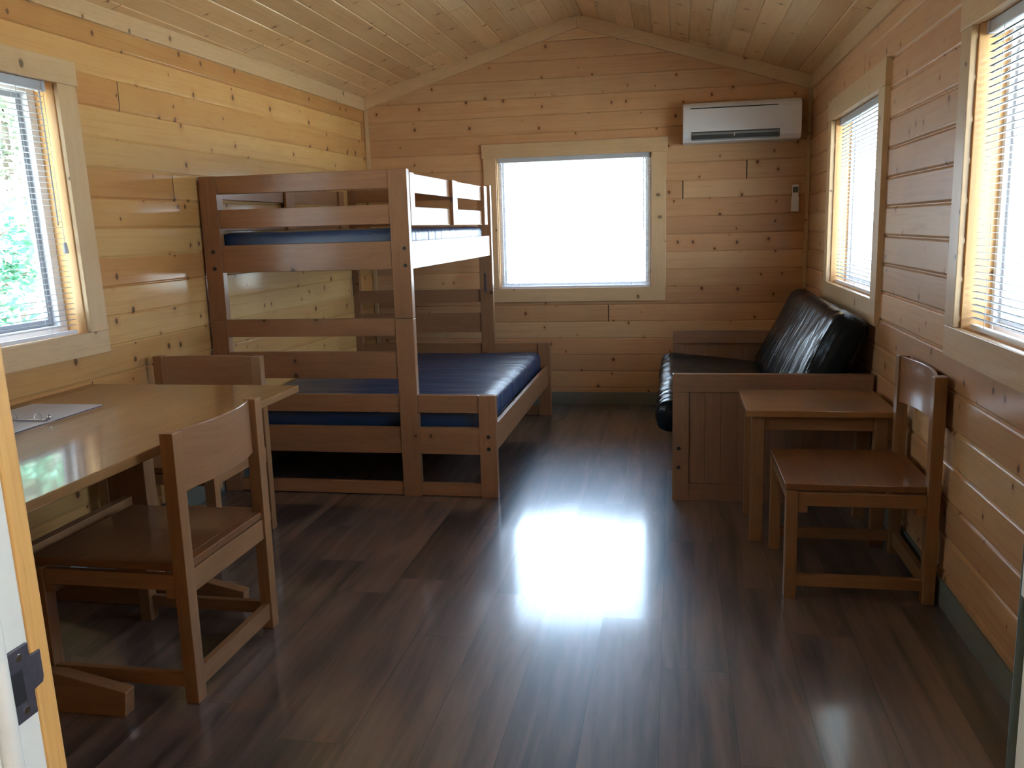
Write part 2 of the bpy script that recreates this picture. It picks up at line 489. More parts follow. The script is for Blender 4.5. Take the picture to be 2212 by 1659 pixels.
# openings (u0,u1,z0,z1) in wall frames
W_BACK = (-1.445, -.19, .985, 2.066)
W_R1 = (-6.13, -4.79, 1.075, 2.135)
W_R2 = (-3.395, -2.06, 1.085, 2.15)
W_L = (-5.09, -3.65, 1.07, 2.186)
DOOR = (-.30, .665, -.02, 2.06)
sheet('wall_back', XL - .02, XR + .02, 0, 3.3, PITCH, ZOFF, [W_BACK], M['wallb'], *FR['back'],
      clip=[((RX, 0, RZ + .01), (-SL, 0, 1)), ((RX, 0, RZ + .01), (SR, 0, 1))])
sheet('wall_right', -YB - .02, -.2, 0, 2.59, PITCH, ZOFF, [W_R1, W_R2], M['wallb'], *FR['right'], gs=1.5)
sheet('wall_left', -7.0, .02, 0, 2.62, PITCH, ZOFF + .006, [(W_L[0] - .03, W_L[1] + .03, W_L[2], W_L[3])], M['wall'], *FR['left'])
sheet('wall_front', -XR - .02, 2.9, 0, 3.3, PITCH, ZOFF, [DOOR], M['wall'], *FR['front'],
      clip=[((-RX, 0, RZ + .01), (SL, 0, 1)), ((-RX, 0, RZ + .01), (-SR, 0, 1))])

bm = new_bm()
uvl = bm.loops.layers.uv['UVMap']
q = [bm.verts.new(p) for p in ((-3.0, -.9, 0), (1.2, -.9, 0), (1.2, 7.35, 0), (-3.0, 7.35, 0))]
f = bm.faces.new(q)
for l in f.loops: l[uvl].uv = (l.vert.co.y, l.vert.co.x)
q2 = [bm.verts.new(v.co - Vector((0, 0, .12))) for v in q]
bm.faces.new(q2[::-1])
for i in range(4):
    j = (i + 1) % 4; bm.faces.new([q[j], q[i], q2[i], q2[j]])
struct(obj('floor', bm, M['floor']))

# ceiling: two boarded slopes
def slope(side):
    s = SL if side == 'l' else SR
    n = math.hypot(1, s)
    width = (2.75 + RX + .04) * n if side == 'l' else (XR + .04 - RX) * n
    return s, n, width
cbm = new_bm()
for side in 'lr':
    s, n, width = slope(side)
    vs = []
    k = 0
    prof = {0.0: 0.0, width: 0.0}
    start = .045
    kk = start
    while kk < width:
        for dz, dd in GROOVE:
            if 0 < kk + dz < width: prof[kk + dz] = dd * .8
        kk += .1432
    zs = sorted(prof)
    sg = -1 if side == 'l' else 1
    uvl = cbm.loops.layers.uv['UVMap']
    for y0, y1 in ((-.5, 7.36),):
        rows = []
        for t in zs:
            d = prof[t]
            x = RX + sg * t / n; z = RZ - t * s / n
            nx, nz = sg * s / n, 1 / n
            rows.append([cbm.verts.new((x + nx * d, y, z + nz * d)) for y in (y0, y1)])
        for i in range(len(zs) - 1):
            A, B = rows[i], rows[i + 1]
            fc = cbm.faces.new([A[0], A[1], B[1], B[0]] if side == 'r' else [A[0], B[0], B[1], A[1]])
            for l in fc.loops:
                t = zs[i] if l.vert in A else zs[i + 1]
                l[uvl].uv = (l.vert.co.y, (t - start) * 1.0 + (0 if side == 'l' else 40 * .1432))
        # outer roof skin
        x1 = RX + sg * (width / n); z1 = RZ - width * s / n
        o4 = [cbm.verts.new(p) for p in ((RX, y0, RZ + .2), (RX, y1, RZ + .2), (x1, y1, z1 + .2), (x1, y0, z1 + .2))]
        cbm.faces.new(o4); cbm.faces.new([o4[2], o4[3], rows[-1][0], rows[-1][1]])
bmesh.ops.recalc_face_normals(cbm, faces=cbm.faces[:])
struct(obj('ceiling', cbm, M['ceil']))

# trims
def slanted(name, x0, x1, zf, h, y0, y1):
    bm = new_bm()
    prism(bm, [(x0, zf(x0) - h), (x1, zf(x1) - h), (x1, zf(x1)), (x0, zf(x0))], 1, y0, y1, bevel=.002, grain=0)
    return struct(obj(name, bm, M['trim']))
zl = lambda x: RZ + SL * (x - RX) + .004
zr = lambda x: RZ - SR * (x - RX) + .004
slanted('trim_1', XL + .002, RX - .001, zl, .104, YB - .022, YB + .002)
slanted('trim_2', RX + .001, XR - .002, zr, .104, YB - .022, YB + .002)
bm = new_bm(); prism(bm, [(RX - .042, zl(RX - .042)), (RX - .042, zl(RX - .042) - .016), (RX, RZ - .014), (RX + .042, zr(RX + .042) - .016), (RX + .042, zr(RX + .042)), (RX, RZ + .003)], 1, .74, YB - .023, bevel=.002)
struct(obj('trim_3', bm, M['trim']))
bm = new_bm(); box(bm, (-6.6, -.024), (-.018, .002), (2.494, 2.596))
t4 = obj('trim_4', bm, M['trim']); t4.location, t4.rotation_euler = FR['left'][0], (0, 0, FR['left'][1]); struct(t4)
bm = new_bm(); box(bm, (-YB + .024, -.74), (-.018, .002), (2.47, 2.575))
t5 = obj('trim_5', bm, M['trim']); t5.location, t5.rotation_euler = FR['right'][0], (0, 0, FR['right'][1]); struct(t5)
bm = new_bm(); box(bm, (XL + .004, XL + .036), (YB - .02, YB + .002), (.11, 2.50)); struct(obj('trim_6', bm, M['trim']))
bm = new_bm(); box(bm, (XR - .03, XR - .002), (YB - .02, YB + .002), (.11, 2.475)); struct(obj('trim_7', bm, M['wallb'] if False else M['trim']))
# baseboards
bm = new_bm(); box(bm, (XL + .02, XR - .01), (YB - .009, YB + .002), (0, .108), bevel=.004); struct(obj('baseboard_back', bm, M['base']))
bm = new_bm(); box(bm, (-YB + .012, -YF - .01), (-.009, .002), (0, .108), bevel=.004)
o = struct(obj('baseboard_right', bm, M['base'])); o.location, o.rotation_euler = FR['right'][0], (0, 0, FR['right'][1])
bm = new_bm(); box(bm, (-6.42, -.012), (-.009, .002), (0, .108), bevel=.004)
o = struct(obj('baseboard_left', bm, M['base'])); o.location, o.rotation_euler = FR['left'][0], (0, 0, FR['left'][1])

# ------------------------------------------------------------------ windows and blinds
def window(name, fr, op, cw=(.11, .11, .105, .105), over=(.012, .012), ct=.02, slider=False, lean=0.0, D=.165):
    """op=(u0,u1,z0,z1); casing widths (left,right,top,bottom)"""
    u0, u1, z0, z1 = op
    root = frame_empty(name, *FR[fr])
    mt = Matrix(((1, 0, lean, -lean * 1.6), (0, 1, 0, 0), (0, 0, 1, 0), (0, 0, 0, 1))) if lean else None
    def pc(nm, mat, *bx, bevel=.003):
        bm = new_bm()
        for b in bx: box(bm, *b, bevel=bevel)
        if mt: bm.transform(mt)
        return obj(nm, bm, mat, root)
    g = .006
    pc('casing', M['trim'], ((u0 - cw[0], u0 - g), (-ct, .003), (z0 + g, z1 - g)))
    pc('casing', M['trim'], ((u1 + g, u1 + cw[1]), (-ct, .003), (z0 + g, z1 - g)))
    pc('casing', M['trim'], ((u0 - cw[0] - over[0], u1 + cw[1] + over[0]), (-ct - .002, .003), (z1 - g + .0005, z1 + cw[2])))
    pc('casing', M['trim'], ((u0 - cw[0] + over[1] * .3, u1 + cw[1] - over[1] * .3), (-ct, .003), (z0 - cw[3], z0 + g - .0005)))
    t = .018
    pc('jamb', M['jamb'], ((u0 - t, u0), (.0035, D), (z0, z1)))
    pc('jamb', M['jamb'], ((u1, u1 + t), (.0035, D), (z0, z1)))
    pc('jamb', M['jamb'], ((u0 - t, u1 + t), (.0035, D), (z1, z1 + t)))
    pc('sill', M['jamb'], ((u0 - t, u1 + t), (.0035, D), (z0 - t, z0)))
    w = .045 if slider else .028; a, b = D - .065, D - .005
    pc('window_frame', M['vinyl'], ((u0, u0 + w), (a, b), (z0, z1)), ((u1 - w, u1), (a, b), (z0, z1)),
       ((u0 + w, u1 - w), (a, b), (z1 - w, z1)), ((u0 + w, u1 - w), (a, b), (z0, z0 + w)))
    um = (u0 + u1) / 2
    sashes = [(u0 + w, um + .02, a + .014), (um - .02, u1 - w, a + .034)] if slider else [(u0 + w, u1 - w, a + .02)]
    for s0, s1, y in sashes:
        sw = .03 if slider else .018
        s = pc('sash', M['gasket'] if slider else M['vinyl'], ((s0, s0 + sw), (y, y + .018), (z0 + w, z1 - w)), ((s1 - sw, s1), (y, y + .018), (z0 + w, z1 - w)),
               ((s0 + sw, s1 - sw), (y, y + .018), (z1 - w - sw, z1 - w)), ((s0 + sw, s1 - sw), (y, y + .018), (z0 + w, z0 + w + sw)))
        bm = new_bm(); box(bm, (s0 + sw - .004, s1 - sw + .004), (y + .007, y + .011), (z0 + w + sw - .004, z1 - w - sw + .004), bevel=0)
        if mt: bm.transform(mt)
        obj('pane', bm, M['glass'], s)
    return root

def blind(fr, op, label, wand=True, lean=0.0, ystart=.028, tilt=0.0, edge=.012, cords=(.12, .5, .88), pitch=.0235):
    u0, u1, z0, z1 = op
    root = thing('venetian_blind', label, 'blind', *FR[fr], group='white mini blinds in the window reveals')
    mt = Matrix(((1, 0, lean, -lean * 1.6), (0, 1, 0, 0), (0, 0, 1, 0), (0, 0, 0, 1))) if lean else None
    def fin(nm, bm, mat):
        if mt: bm.transform(mt)
        return obj(nm, bm, mat, root)
    a, b = u0 + edge, u1 - edge
    y0, y1 = ystart, ystart + .025
    bm = new_bm(); box(bm, (a - .004, b + .004), (y0 - .002, y1 + .004), (z1 - .042, z1 - .002), bevel=.002)
    h = fin('headrail', bm, M['rail'])
    for uu in (a - .002, b - .022):
        bm = new_bm(); box(bm, (uu, uu + .024), (y0 - .006, y1 + .006), (z1 - .045, z1 - .001), bevel=.002); e = fin('end_bracket', bm, M['rail']); e.parent = h
    bm = new_bm(); box(bm, (a, b), (y0 + .002, y1 - .002), (z0 + .004, z0 + .022), bevel=.003)
    fin('bottom_rail', bm, M['vinyl'])
    bm = new_bm()
    z = z0 + .045
    while z < z1 - .05:
        # gently crowned slat
        vs = []
        for uu in (a, b):
            for i in range(4):
                t = i / 3
                vs.append(bm.verts.new((uu, y0 + .025 * t, z + .0022 * sin(pi * t) + tilt * (t - .5) * .025)))
        for i in range(3):
            fc = bm.faces.new([vs[i], vs[i + 1], vs[5 + i], vs[4 + i]]); fc.smooth = True
        z += pitch
    bmesh.ops.solidify(bm, geom=bm.faces[:], thickness=.0008)
    fin('slats', bm, M['slat'])
    for fcd in cords:
        uu = a + (b - a) * fcd
        bm = new_bm()
        for yy in (y0 - .001, y1 + .001):
            tube(bm, [(uu, yy, z0 + .02), (uu, yy, z1 - .04)], .0011, 5)
        fin('ladder_cord', bm, M['vinyl'])
    if wand:
        uu = b - .05 if wand == 'right' else a + .05
        bm = new_bm(); tube(bm, [(uu, y0 - .012, z1 - .03), (uu, y0 - .014, z1 - .06), (uu, y0 - .014, z1 - .62)], .0035, 6)
        fin('tilt_wand', bm, M['slat'])
        uu += -.04 if wand == 'left' else .028
        bm = new_bm(); tube(bm, [(uu, y0 - .01, z1 - .03), (uu, y0 - .012, z1 - .70)], .0012, 5)
        pc_ = fin('pull_cord', bm, M['slat'])
        bm = new_bm(); tube(bm, [(uu, y0 - .012, z1 - .695), (uu, y0 - .012, z1 - .70), (uu, y0 - .012, z1 - .74), (uu, y0 - .012, z1 - .745)], [.003, .008, .012, .011], 8)
        t_ = fin('cord_tassel', bm, M['rail']); t_.parent = pc_
    return root

window('window_1', 'back', W_BACK, cw=(.112, .122, .108, .108), D=.115)
window('window_2', 'right', W_R1, cw=(.12, .135, .125, .125), ct=.026)
window('window_3', 'right', W_R2, cw=(.115, .115, .11, .11), ct=.022)
window('window_4', 'left', W_L, cw=(.12, .125, .10, .10), slider=True, lean=-.035)
blind('back', W_BACK, 'white mini blind hanging in the back window between bunk bed and air conditioner', wand='right', edge=.006, ystart=.014)
blind('right', W_R1, 'white mini blind in the window above the black futon', wand=None)
blind('right', W_R2, 'white mini blind in the right wall window nearest the doorway', wand=None)
blind('left', W_L, 'white mini blind in the left wall window above the dining table', wand='right', pitch=.0245, edge=.02, lean=-.035)

tag(obj('wood_sliver', tube(new_bm(), [(1.075, 3.33, 1.0885), (1.083, 3.27, 1.0895), (1.09, 3.20, 1.0885)], [.0012, .003, .0015], 6), M['twig']),
    'thin dark sliver lying on the sill of the near right window', 'debris')

# ------------------------------------------------------------------ bunk bed (local origin at front left foot)
BX, BY = -2.632, 4.563
bed = thing('bunk_bed', 'brown wooden twin over full bunk bed in the back left corner', 'bunk bed', (BX, BY, 0))
W1a, W1b = 0.0, .103           # wall post
W2a, W2b = 1.112, 1.217        # middle post
W3a, W3b = 1.567, 1.664        # low outer post
L = 2.21                       # outside length
TH = .05
ZJ, ZT, ZLOW = 1.022, 1.828, .588
def bp(nm, *boxes, **kw): return part(nm, M['bed'], bed, *boxes, **kw)
for ya, yb in ((0, TH), (L - TH, L)):
    near = ya == 0
    yi = (ya + .008, yb - .008)
    for (a, b) in ((W1a, W1b), (W2a, W2b)):
        bp('lower_post', ((a, b), (ya, yb), (0, ZJ - .0015)))
        bp('upper_post', ((a, b), (ya, yb), (ZJ + .0015, ZT)))
        if not near:
            part('metal_plate', M['steel'], bed, ((a + .04, a + .055), (ya - .003, ya + .001), (.99, 1.15)))
    bp('short_post', ((W3a, W3b), (ya, yb), (0, ZLOW)))
    for z0, z1 in ((.922, ZJ), (.681, .834)):
        bp('end_rail', ((W1b, W2a), yi, (z0, z1)))
    for z0, z1 in ((.488, .588), (.249, .402), (0.004, .076)):
        bp('end_rail', ((W1b, W2a), yi, (z0, z1)))
        bp('end_rail', ((W2b, W3a), yi, (z0, z1)))
    for z0, z1 in ((1.728, ZT - .001), (1.538, 1.643), (1.291, 1.445)):
        bp('end_rail', ((W1b, W2a), yi, (z0, z1)))
    # bolts on the outer face
    for x, z in ((.055, 1.41), (.055, 1.315), (W2a + .075, 1.405), (W2a + .075, 1.312), (W3a + .052, .355), (W3a + .052, .285)):
        yy = -.002 if near else L - .002
        bm = new_bm(); disc(bm, (x, yy, z), 1, .0105, .004); obj('bolt', bm, M['bolt'], bed)
# side rails
y0, y1 = TH, L - TH
bp('side_rail', ((W3a + .052, W3a + .078), (y0, y1), (.252, .408)))
bp('side_rail', ((.012, .04), (y0, y1), (.252, .408)))
bp('side_rail', ((W2a + .068, W2a + .094), (y0, y1), (1.288, 1.442)))
bp('side_rail', ((.012, .04), (y0, y1), (1.288, 1.442)))
part('mattress_deck', M['bed'], bed, ((.04, W3a + .052), (y0, y1), (.325, .345)))
part('mattress_deck', M['bed'], bed, ((.04, W2a + .068), (y0, y1), (1.335, 1.352)))
# guard rails: two boards with three upright cleats, on both long sides of the top bunk
def guard(xr, xs, name):
    g = bp(name, ((xr[0], xr[1]), (TH + .004, 2.05), (1.706, 1.812)), ((xr[0], xr[1]), (TH + .004, 2.05), (1.527, 1.63)))
    for a, b in ((.058, .145), (.992, 1.118), (1.95, 2.048)):
        c = bp('guard_upright', (xs, (a, b), (1.526, 1.813))); c.parent = g
    return g
guard((W2a + .060, W2a + .083), (W2a + .0835, W2a + .105), 'guard_rail')
guard((.022, .042), (.0425, .062), 'guard_rail')

def wr_bed(p):
    e = max(0.0, (p.x - .25) / .5)
    w = noise.noise(Vector((p.x * 2.2, p.y * 17, p.z * 2))) * .006 * (.25 + e) + noise.noise(Vector((p.x * 3, p.y * 7, 4))) * .006
    return w
m1 = obj('mattress', cushion((1.545, 2.07, .165), .045, (22, 90, 4), .006, wr_bed), M['blue'])
m1.location = (BX + .045 + .7725, BY + L / 2, .3465 + .0905)
tag(m1, 'wide dark blue vinyl mattress on the lower bunk', 'mattress')
def wr_top(p):
    return noise.noise(Vector((p.x * 2.0, p.y * 26, p.z * 2))) * .005
m2 = obj('mattress', cushion((1.10, 2.02, .155), .03, (16, 110, 4), .004, wr_top), M['blue'])
m2.location = (BX + .045 + .565, BY + L / 2 - .02, 1.353 + .083)
tag(m2, 'narrow dark blue vinyl mattress on the top bunk behind the guard rails', 'mattress')

# ------------------------------------------------------------------ futon sofa
SY0, SY1 = 4.628, 6.585
sofa = thing('futon_sofa', 'brown wooden futon sofa base with panelled arms against the right wall', 'sofa', (0, SY0, 0))
SW = SY1 - SY0
def sp(nm, *b, parent=None, mat=None, **kw): return part(nm, mat or M['sofaw'], parent or sofa, *b, **kw)
for ya, yb in ((0, .038), (SW - .038, SW)):
    arm = sp('armrest', ((-.006, 1.010), (ya - .004, yb + .004), (.606, .703)), ((-.006, .082), (ya, yb), (.0, .6055)),
             ((.925, 1.010), (ya, yb), (.0, .6055)), ((.082, .925), (ya, yb), (.0, .098)))
    bm = new_bm()
    n = 10; w = (.925 - .082) / n
    for i in range(n):
        box(bm, (.082 + i * w, .082 + (i + 1) * w), (ya + .009, yb - .009), (.096, .608), bevel=.003, grain=2)
    obj('panel', bm, M['sofaw'], arm)
    for z in (.293, .187):
        bm = new_bm()
        disc(bm, (.027, (ya - .002) if ya == 0 else yb - .002, z), 1, .011, .004)
        obj('bolt', bm, M['bolt'], arm)
sp('front_rail', ((-.004, .03), (.039, SW - .039), (.17, .315)))
sp('back_rail', ((.93, .965), (.039, SW - .039), (.17, .315)))
sp('seat_deck', ((.03, .93), (.039, SW - .039), (.295, .32)))
def wr_seat(p):
    e = max(0.0, (-p.x - .12) / .22)
    return noise.noise(Vector((p.x * 3, p.y * 17, p.z * 4))) * .010 * (.25 + e) + noise.noise(Vector((p.x * 2, p.y * 4, 2))) * .008
fm = thing('futon_mattress', 'black leatherette futon mattress folded on the wooden frame', 'futon', (0, SY0 + SW / 2, 0))
ln = SW - .10
bm = cushion((.74, ln, .185), .075, (26, 110, 6), .006, wr_seat)
bm.transform(Matrix.Translation((.275, 0, .425)) @ Matrix.Rotation(radians(5.5), 4, 'Y'))
obj('seat_cushion', bm, M['black'], fm)
def wr_back(p):
    e = max(0.0, 1 - abs(p.y + ln / 2) / .7)
    return noise.noise(Vector((p.x * 2.5, p.y * 9 + p.x * 5, p.z * 3))) * .010 * (.35 + e) + noise.noise(Vector((p.x * 3, p.y * 3, 7))) * .010
bm = cushion((.64, ln, .20), .085, (22, 100, 6), .01, wr_back)
# long side leans back towards the wall
bm.transform(Matrix.Translation((.795, 0, .705)) @ Matrix.Rotation(radians(-63), 4, 'Y'))
obj('back_cushion', bm, M['black'], fm)

# ------------------------------------------------------------------ side table
st = thing('side_table', 'small square edged wooden side table between futon and right wall chair', 'side table', (.328, 3.996, 0))
TW, TD = .657, .524
part('tabletop', M['top'], st, ((0, TW), (0, TD), (.613, .643)), grain=0, bevel=.004)
for a in (.030, TW - .087):
    for b in (.040, TD - .097):
        part('leg', M['oak'], st, ((a, a + .057), (b, b + .057), (0, .6125)))
for b in (.053, TD - .075): part('apron', M['oak'], st, ((.087, TW - .087), (b, b + .022), (.541, .6125)))
for a in (.040, TW - .062): part('apron', M['oak'], st, ((a, a + .022), (.097, TD - .097), (.541, .6125)))

# ------------------------------------------------------------------ dining chairs (facing -x in local axes)
def make_chair(label, loc, rotz):
    c = thing('dining_chair', label, 'chair', loc, rotz, 'matching wooden dining chairs')
    hw = .2945; hb = .283
    P = lambda nm, *b, **k: part(nm, M['oak'], c, *b, **k)
    for s in (-1, 1):
        ya, yb = (s * hw, s * (hw - .05))
        P('front_leg', ((-hb, -hb + .046), (ya, yb), (0, .447)))
        P('back_post', ((hb - .046, hb), (ya, yb), (0, .905)))
        P('side_rail', ((-hb + .046, hb - .046), (s * (hw - .004), s * (hw - .028)), (.388, .441)))
        P('stretcher', ((-hb + .046, hb - .046), (s * (hw - .006), s * (hw - .030)), (.053, .101)))
        for x in (-hb + .046, hb - .046 - .036):
            P('corner_block', ((x, x + .036), (s * (hw - .006), s * (hw - .045)), (.36, .3875)))
    P('back_rail', ((hb - .034, hb - .008), (-hw + .05, hw - .05), (.366, .4435)))
    P('front_rail', ((-hb + .008, -hb + .034), (-hw + .05, hw - .05), (.388, .441)))
    P('back_stretcher', ((hb - .034, hb - .008), (-hw + .05, hw - .05), (.040, .105)))
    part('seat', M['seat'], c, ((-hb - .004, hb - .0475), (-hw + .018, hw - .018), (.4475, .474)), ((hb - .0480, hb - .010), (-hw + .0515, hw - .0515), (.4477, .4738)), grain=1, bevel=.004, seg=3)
    # curved ply back
    bm = new_bm(); n = 20; uvl = bm.loops.layers.uv['UVMap']
    ring = []
    for i in range(n + 1):
        t = i / n; y = (-hw + .047) + t * (2 * hw - .094)
        x = hb - .032 + .038 * (1 - (2 * t - 1) ** 2)
        dx = -.038 * 2 * (2 * t - 1) * 2 / (2 * hw - .094)
        nrm = Vector((1, -dx, 0)).normalized()
        a, b = Vector((x, y, 0)) - nrm * .006, Vector((x, y, 0)) + nrm * .006
        ring.append([bm.verts.new((a.x, a.y, .702)), bm.verts.new((b.x, b.y, .702)), bm.verts.new((b.x, b.y, .903)), bm.verts.new((a.x, a.y, .903))])
    for i in range(n):
        for k in range(4):
            f = bm.faces.new([ring[i][k], ring[i][(k + 1) % 4], ring[i + 1][(k + 1) % 4], ring[i + 1][k]])
    bm.faces.new(ring[0]); bm.faces.new(ring[-1][::-1])
    bmesh.ops.recalc_face_normals(bm, faces=bm.faces[:]); bm.normal_update()
    for f in bm.faces:
        for l in f.loops: l[uvl].uv = (l.vert.co.y, l.vert.co.z + l.vert.co.x)
    o = obj('backrest', bm, M['ply'], c)
    md = o.modifiers.new('round', 'BEVEL'); md.width = .003; md.segments = 2; md.limit_method = 'ANGLE'
    return c
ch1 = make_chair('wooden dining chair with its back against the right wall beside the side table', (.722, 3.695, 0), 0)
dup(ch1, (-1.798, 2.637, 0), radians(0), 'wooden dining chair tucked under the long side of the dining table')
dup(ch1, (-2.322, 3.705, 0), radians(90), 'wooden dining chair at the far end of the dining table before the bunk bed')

# ------------------------------------------------------------------ dining table
DT = thing('dining_table', 'long brown wooden trestle dining table under the left window', 'table', (-2.165, 2.63, 0))
part('tabletop', M['top'], DT, ((-.510, .527), (-.895, .90), (.806, .838)), grain=1, bevel=.006, seg=3)
for y in (-.405, .37):
    f = part('trestle_post', M['oak'], DT, ((-.085, .085), (y, y + .07), (.10, .74)))
    bm = new_bm()
    prism(bm, [(-.45, 0), (.455, 0), (.465, .085), (.23, .132), (-.23, .132), (-.46, .085)], 1, y + .012, y + .060, bevel=.004, grain=0)
    obj('foot', bm, M['oak'], DT)
    bm = new_bm()
    prism(bm, [(-.44, .79), (-.44, .8055), (.45, .8055), (.45, .79), (.30, .74), (-.30, .74)], 1, y, y + .07, bevel=.004, grain=0)
    obj('top_bearer', bm, M['oak'], DT)
part('long_stretcher', M['oak'], DT, ((-.02, .02), (-.335, .37), (.405, .478)))

# ring binder lying open on the table
bd = thing('ring_binder', 'open grey ring binder lying on the dining table', 'binder', (-2.43, 2.755, .838))
bm = new_bm()
box(bm, (-.16, .157), (.028, .30), (.0015, .005), bevel=.0012)
box(bm, (-.16, .157), (-.30, -.028), (.0015, .005), bevel=.0012)
box(bm, (-.16, .157), (-.0275, .0275), (.0005, .004), bevel=.001)
obj('cover', bm, M['paper'], bd)
for s in (-1, 1):
    part('cover_edge', M['dark'], bd, ((-.161, .158), (s * .027, s * .301), (.0003, .0014)), bevel=.0003)
rm = part('ring_plate', M['chrome'], bd, ((-.14, .142), (-.009, .009), (.0042, .011)), bevel=.003)
for x in (-.105, 0.0, .105):
    bm = new_bm()
    tube(bm, [(x, .021 * cos(a), .009 + .024 * sin(a)) for a in [pi * k / 10 for k in range(11)]], .0016, 6)
    obj('ring', bm, M['chrome'], rm)
for x in (-.15, .15):
    bm = new_bm(); tube(bm, [(x - math.copysign(.008, x), 0, .01), (x, 0, .013), (x + math.copysign(.006, x), .0, .022), (x + math.copysign(.004, x), 0, .03)], [.004, .006, .007, .004], 8)
    obj('lever', bm, M['chrome'], rm)

# ------------------------------------------------------------------ air conditioner + remote
ac = thing('air_conditioner', 'white split air conditioner mounted high on the back wall', 'air conditioner', (.06, YB, 2.10))
AW, AH, AD = .872, .305, .20
bm = new_bm()
prof = [(-.0, 0), (-.0, AH - .0), (-.10, AH), (-.165, AH - .014), (-.188, AH - .036), (-.2, AH - .075), (-.203, .085), (-.196, .035), (-.165, .004), (-.10, 0)]
prism(bm, [(y, z) for y, z in prof], 0, 0, AW, bevel=.004)
obj('body', bm, M['white'], ac)
bm = new_bm()
prism(bm, [(-.199, AH - .06), (-.203, AH - .06), (-.2075, .085), (-.2035, .085)], 0, .012, AW - .012, bevel=.001)
obj('front_panel', bm, M['white'], ac)
part('panel_gap', M['dark'], ac, ((.055, .70), (-.2045, -.19), (AH - .0565, AH - .051)), bevel=0)
part('outlet', M['dark'], ac, ((.062, .715), (-.2045, -.17), (.022, .078)), bevel=.001)
bm = new_bm(); prism(bm, [(-.2065, .066), (-.2045, .068), (-.196, .016), (-.198, .012)], 0, .066, .711, bevel=.0008)
lv = obj('louver', bm, M['acgrey'], ac)
for x in (.38,):
    part('louver_clip', M['white'], lv, ((x, x + .006), (-.209, -.203), (.038, .062)), bevel=.0005)
part('badge', M['white'], ac, ((.785, .80), (-.2065, -.20), (.062, .068)), bevel=.001)

rc = thing('remote_control', 'white air conditioner remote in a wall holder below the unit', 'remote', (.896, YB, 1.56))
part('holder', M['white'], rc, ((0, .056), (-.026, 0), (0, .11)), bevel=.003)
part('body', M['white'], rc, ((.004, .052), (-.022, -.004), (.03, .205)), bevel=.004)
part('display', M['screen'], rc, ((.009, .047), (-.0235, -.021), (.145, .19)), bevel=.001)

# ------------------------------------------------------------------ doorway
JX = -.65
door = frame_empty('door_1', (0, 0, 0), 0)
def sh(o):   # the latch jamb leans very slightly
    for v in o.data.vertices: v.co.y += -.028 * (v.co.z - 1.08)
    return o
jm = sh(part('door_jamb', M['paint'], door, ((JX - .03, JX), (.44, .717), (0, 2.06))))
sh(part('door_jamb', M['doorwood'], door, ((JX - .022, JX + .0015), (.7172, .7425), (0, 2.06))))
bm = new_bm(); tube(bm, [(JX + .006, .668, .0), (JX + .006, .668, 2.06)], .010, 10)
sh(obj('weatherstrip', bm, M['paint'], door))
bm = new_bm()
pl = [(.679, 1.02), (.7125, 1.02), (.7125, 1.045), (.7255, 1.047), (.7275, 1.053), (.7275, 1.083), (.7125, 1.083), (.7125, 1.098), (.679, 1.098)]
prism(bm, pl, 0, JX + .0002, JX + .0035, bevel=.0006)
sp_ = sh(obj('strike_plate', bm, M['steel'], door))
o = sh(part('latch_hole', M['dark'], sp_, ((JX + .0015, JX + .0042), (.684, .7005), (1.04, 1.075)), bevel=.003))
for z in (1.03, 1.088):
    bm = new_bm(); disc(bm, (JX + .003, .698, z), 0, .0042, .0014, bevel=.0004); sh(obj('screw', bm, M['chrome'], sp_))
part('door_jamb', M['paint'], door, ((.2885, .318), (.44, .735), (0, 2.06)))
part('head_jamb', M['paint'], door, ((JX, .2885), (.44, .735), (2.03, 2.06)))
hg = part('hinge', M['vinyl'], door, ((.282, .2886), (.70, .732), (1.19, 1.30)), bevel=.001)
# open door leaf, swung into the room against the right wall
dl = part('door_leaf', M['doorface'], door, ((0, .045), (0, .90), (.012, 2.03)))
dl.location = (.2845, .742, 0); dl.rotation_euler = (0, 0, radians(-28))
# door threshold
part('threshold', M['steel'], door, ((JX, .2885), (.50, .74), (0, .015)), bevel=.004)

# ------------------------------------------------------------------ outdoors
bm = new_bm()
q = [bm.verts.new(p) for p in ((-40, -40, -.45), (40, -40, -.45), (40, 40, -.45), (-40, 40, -.45))]
bm.faces.new(q)
struct(obj('ground', bm, M['ground']))
# unseen porch added to cut doorway light, open only on its right-hand side
def slab(name, x, y, z, mat):
    bm = new_bm(); box(bm, x, y, z); return struct(obj(name, bm, M[mat]))
slab('light_blocker_roof', (-2.2, 1.9), (-2.3, .56), (2.42, 2.5), 'trim')
slab('porch_floor', (-2.2, 1.9), (-2.3, -.905), (-.12, -.004), 'floor')
slab('light_blocker_back', (-2.2, 1.9), (-2.38, -2.3), (-.4, 2.5), 'trim')
slab('light_blocker_left', (-2.28, -2.2), (-2.3, .56), (-.4, 2.5), 'trim')
slab('light_blocker_right', (1.82, 1.9), (-2.3, -.55), (-.4, 2.5), 'trim')
slab('light_blocker_rail', (1.82, 1.9), (-.55, .56), (-.4, .6), 'trim')

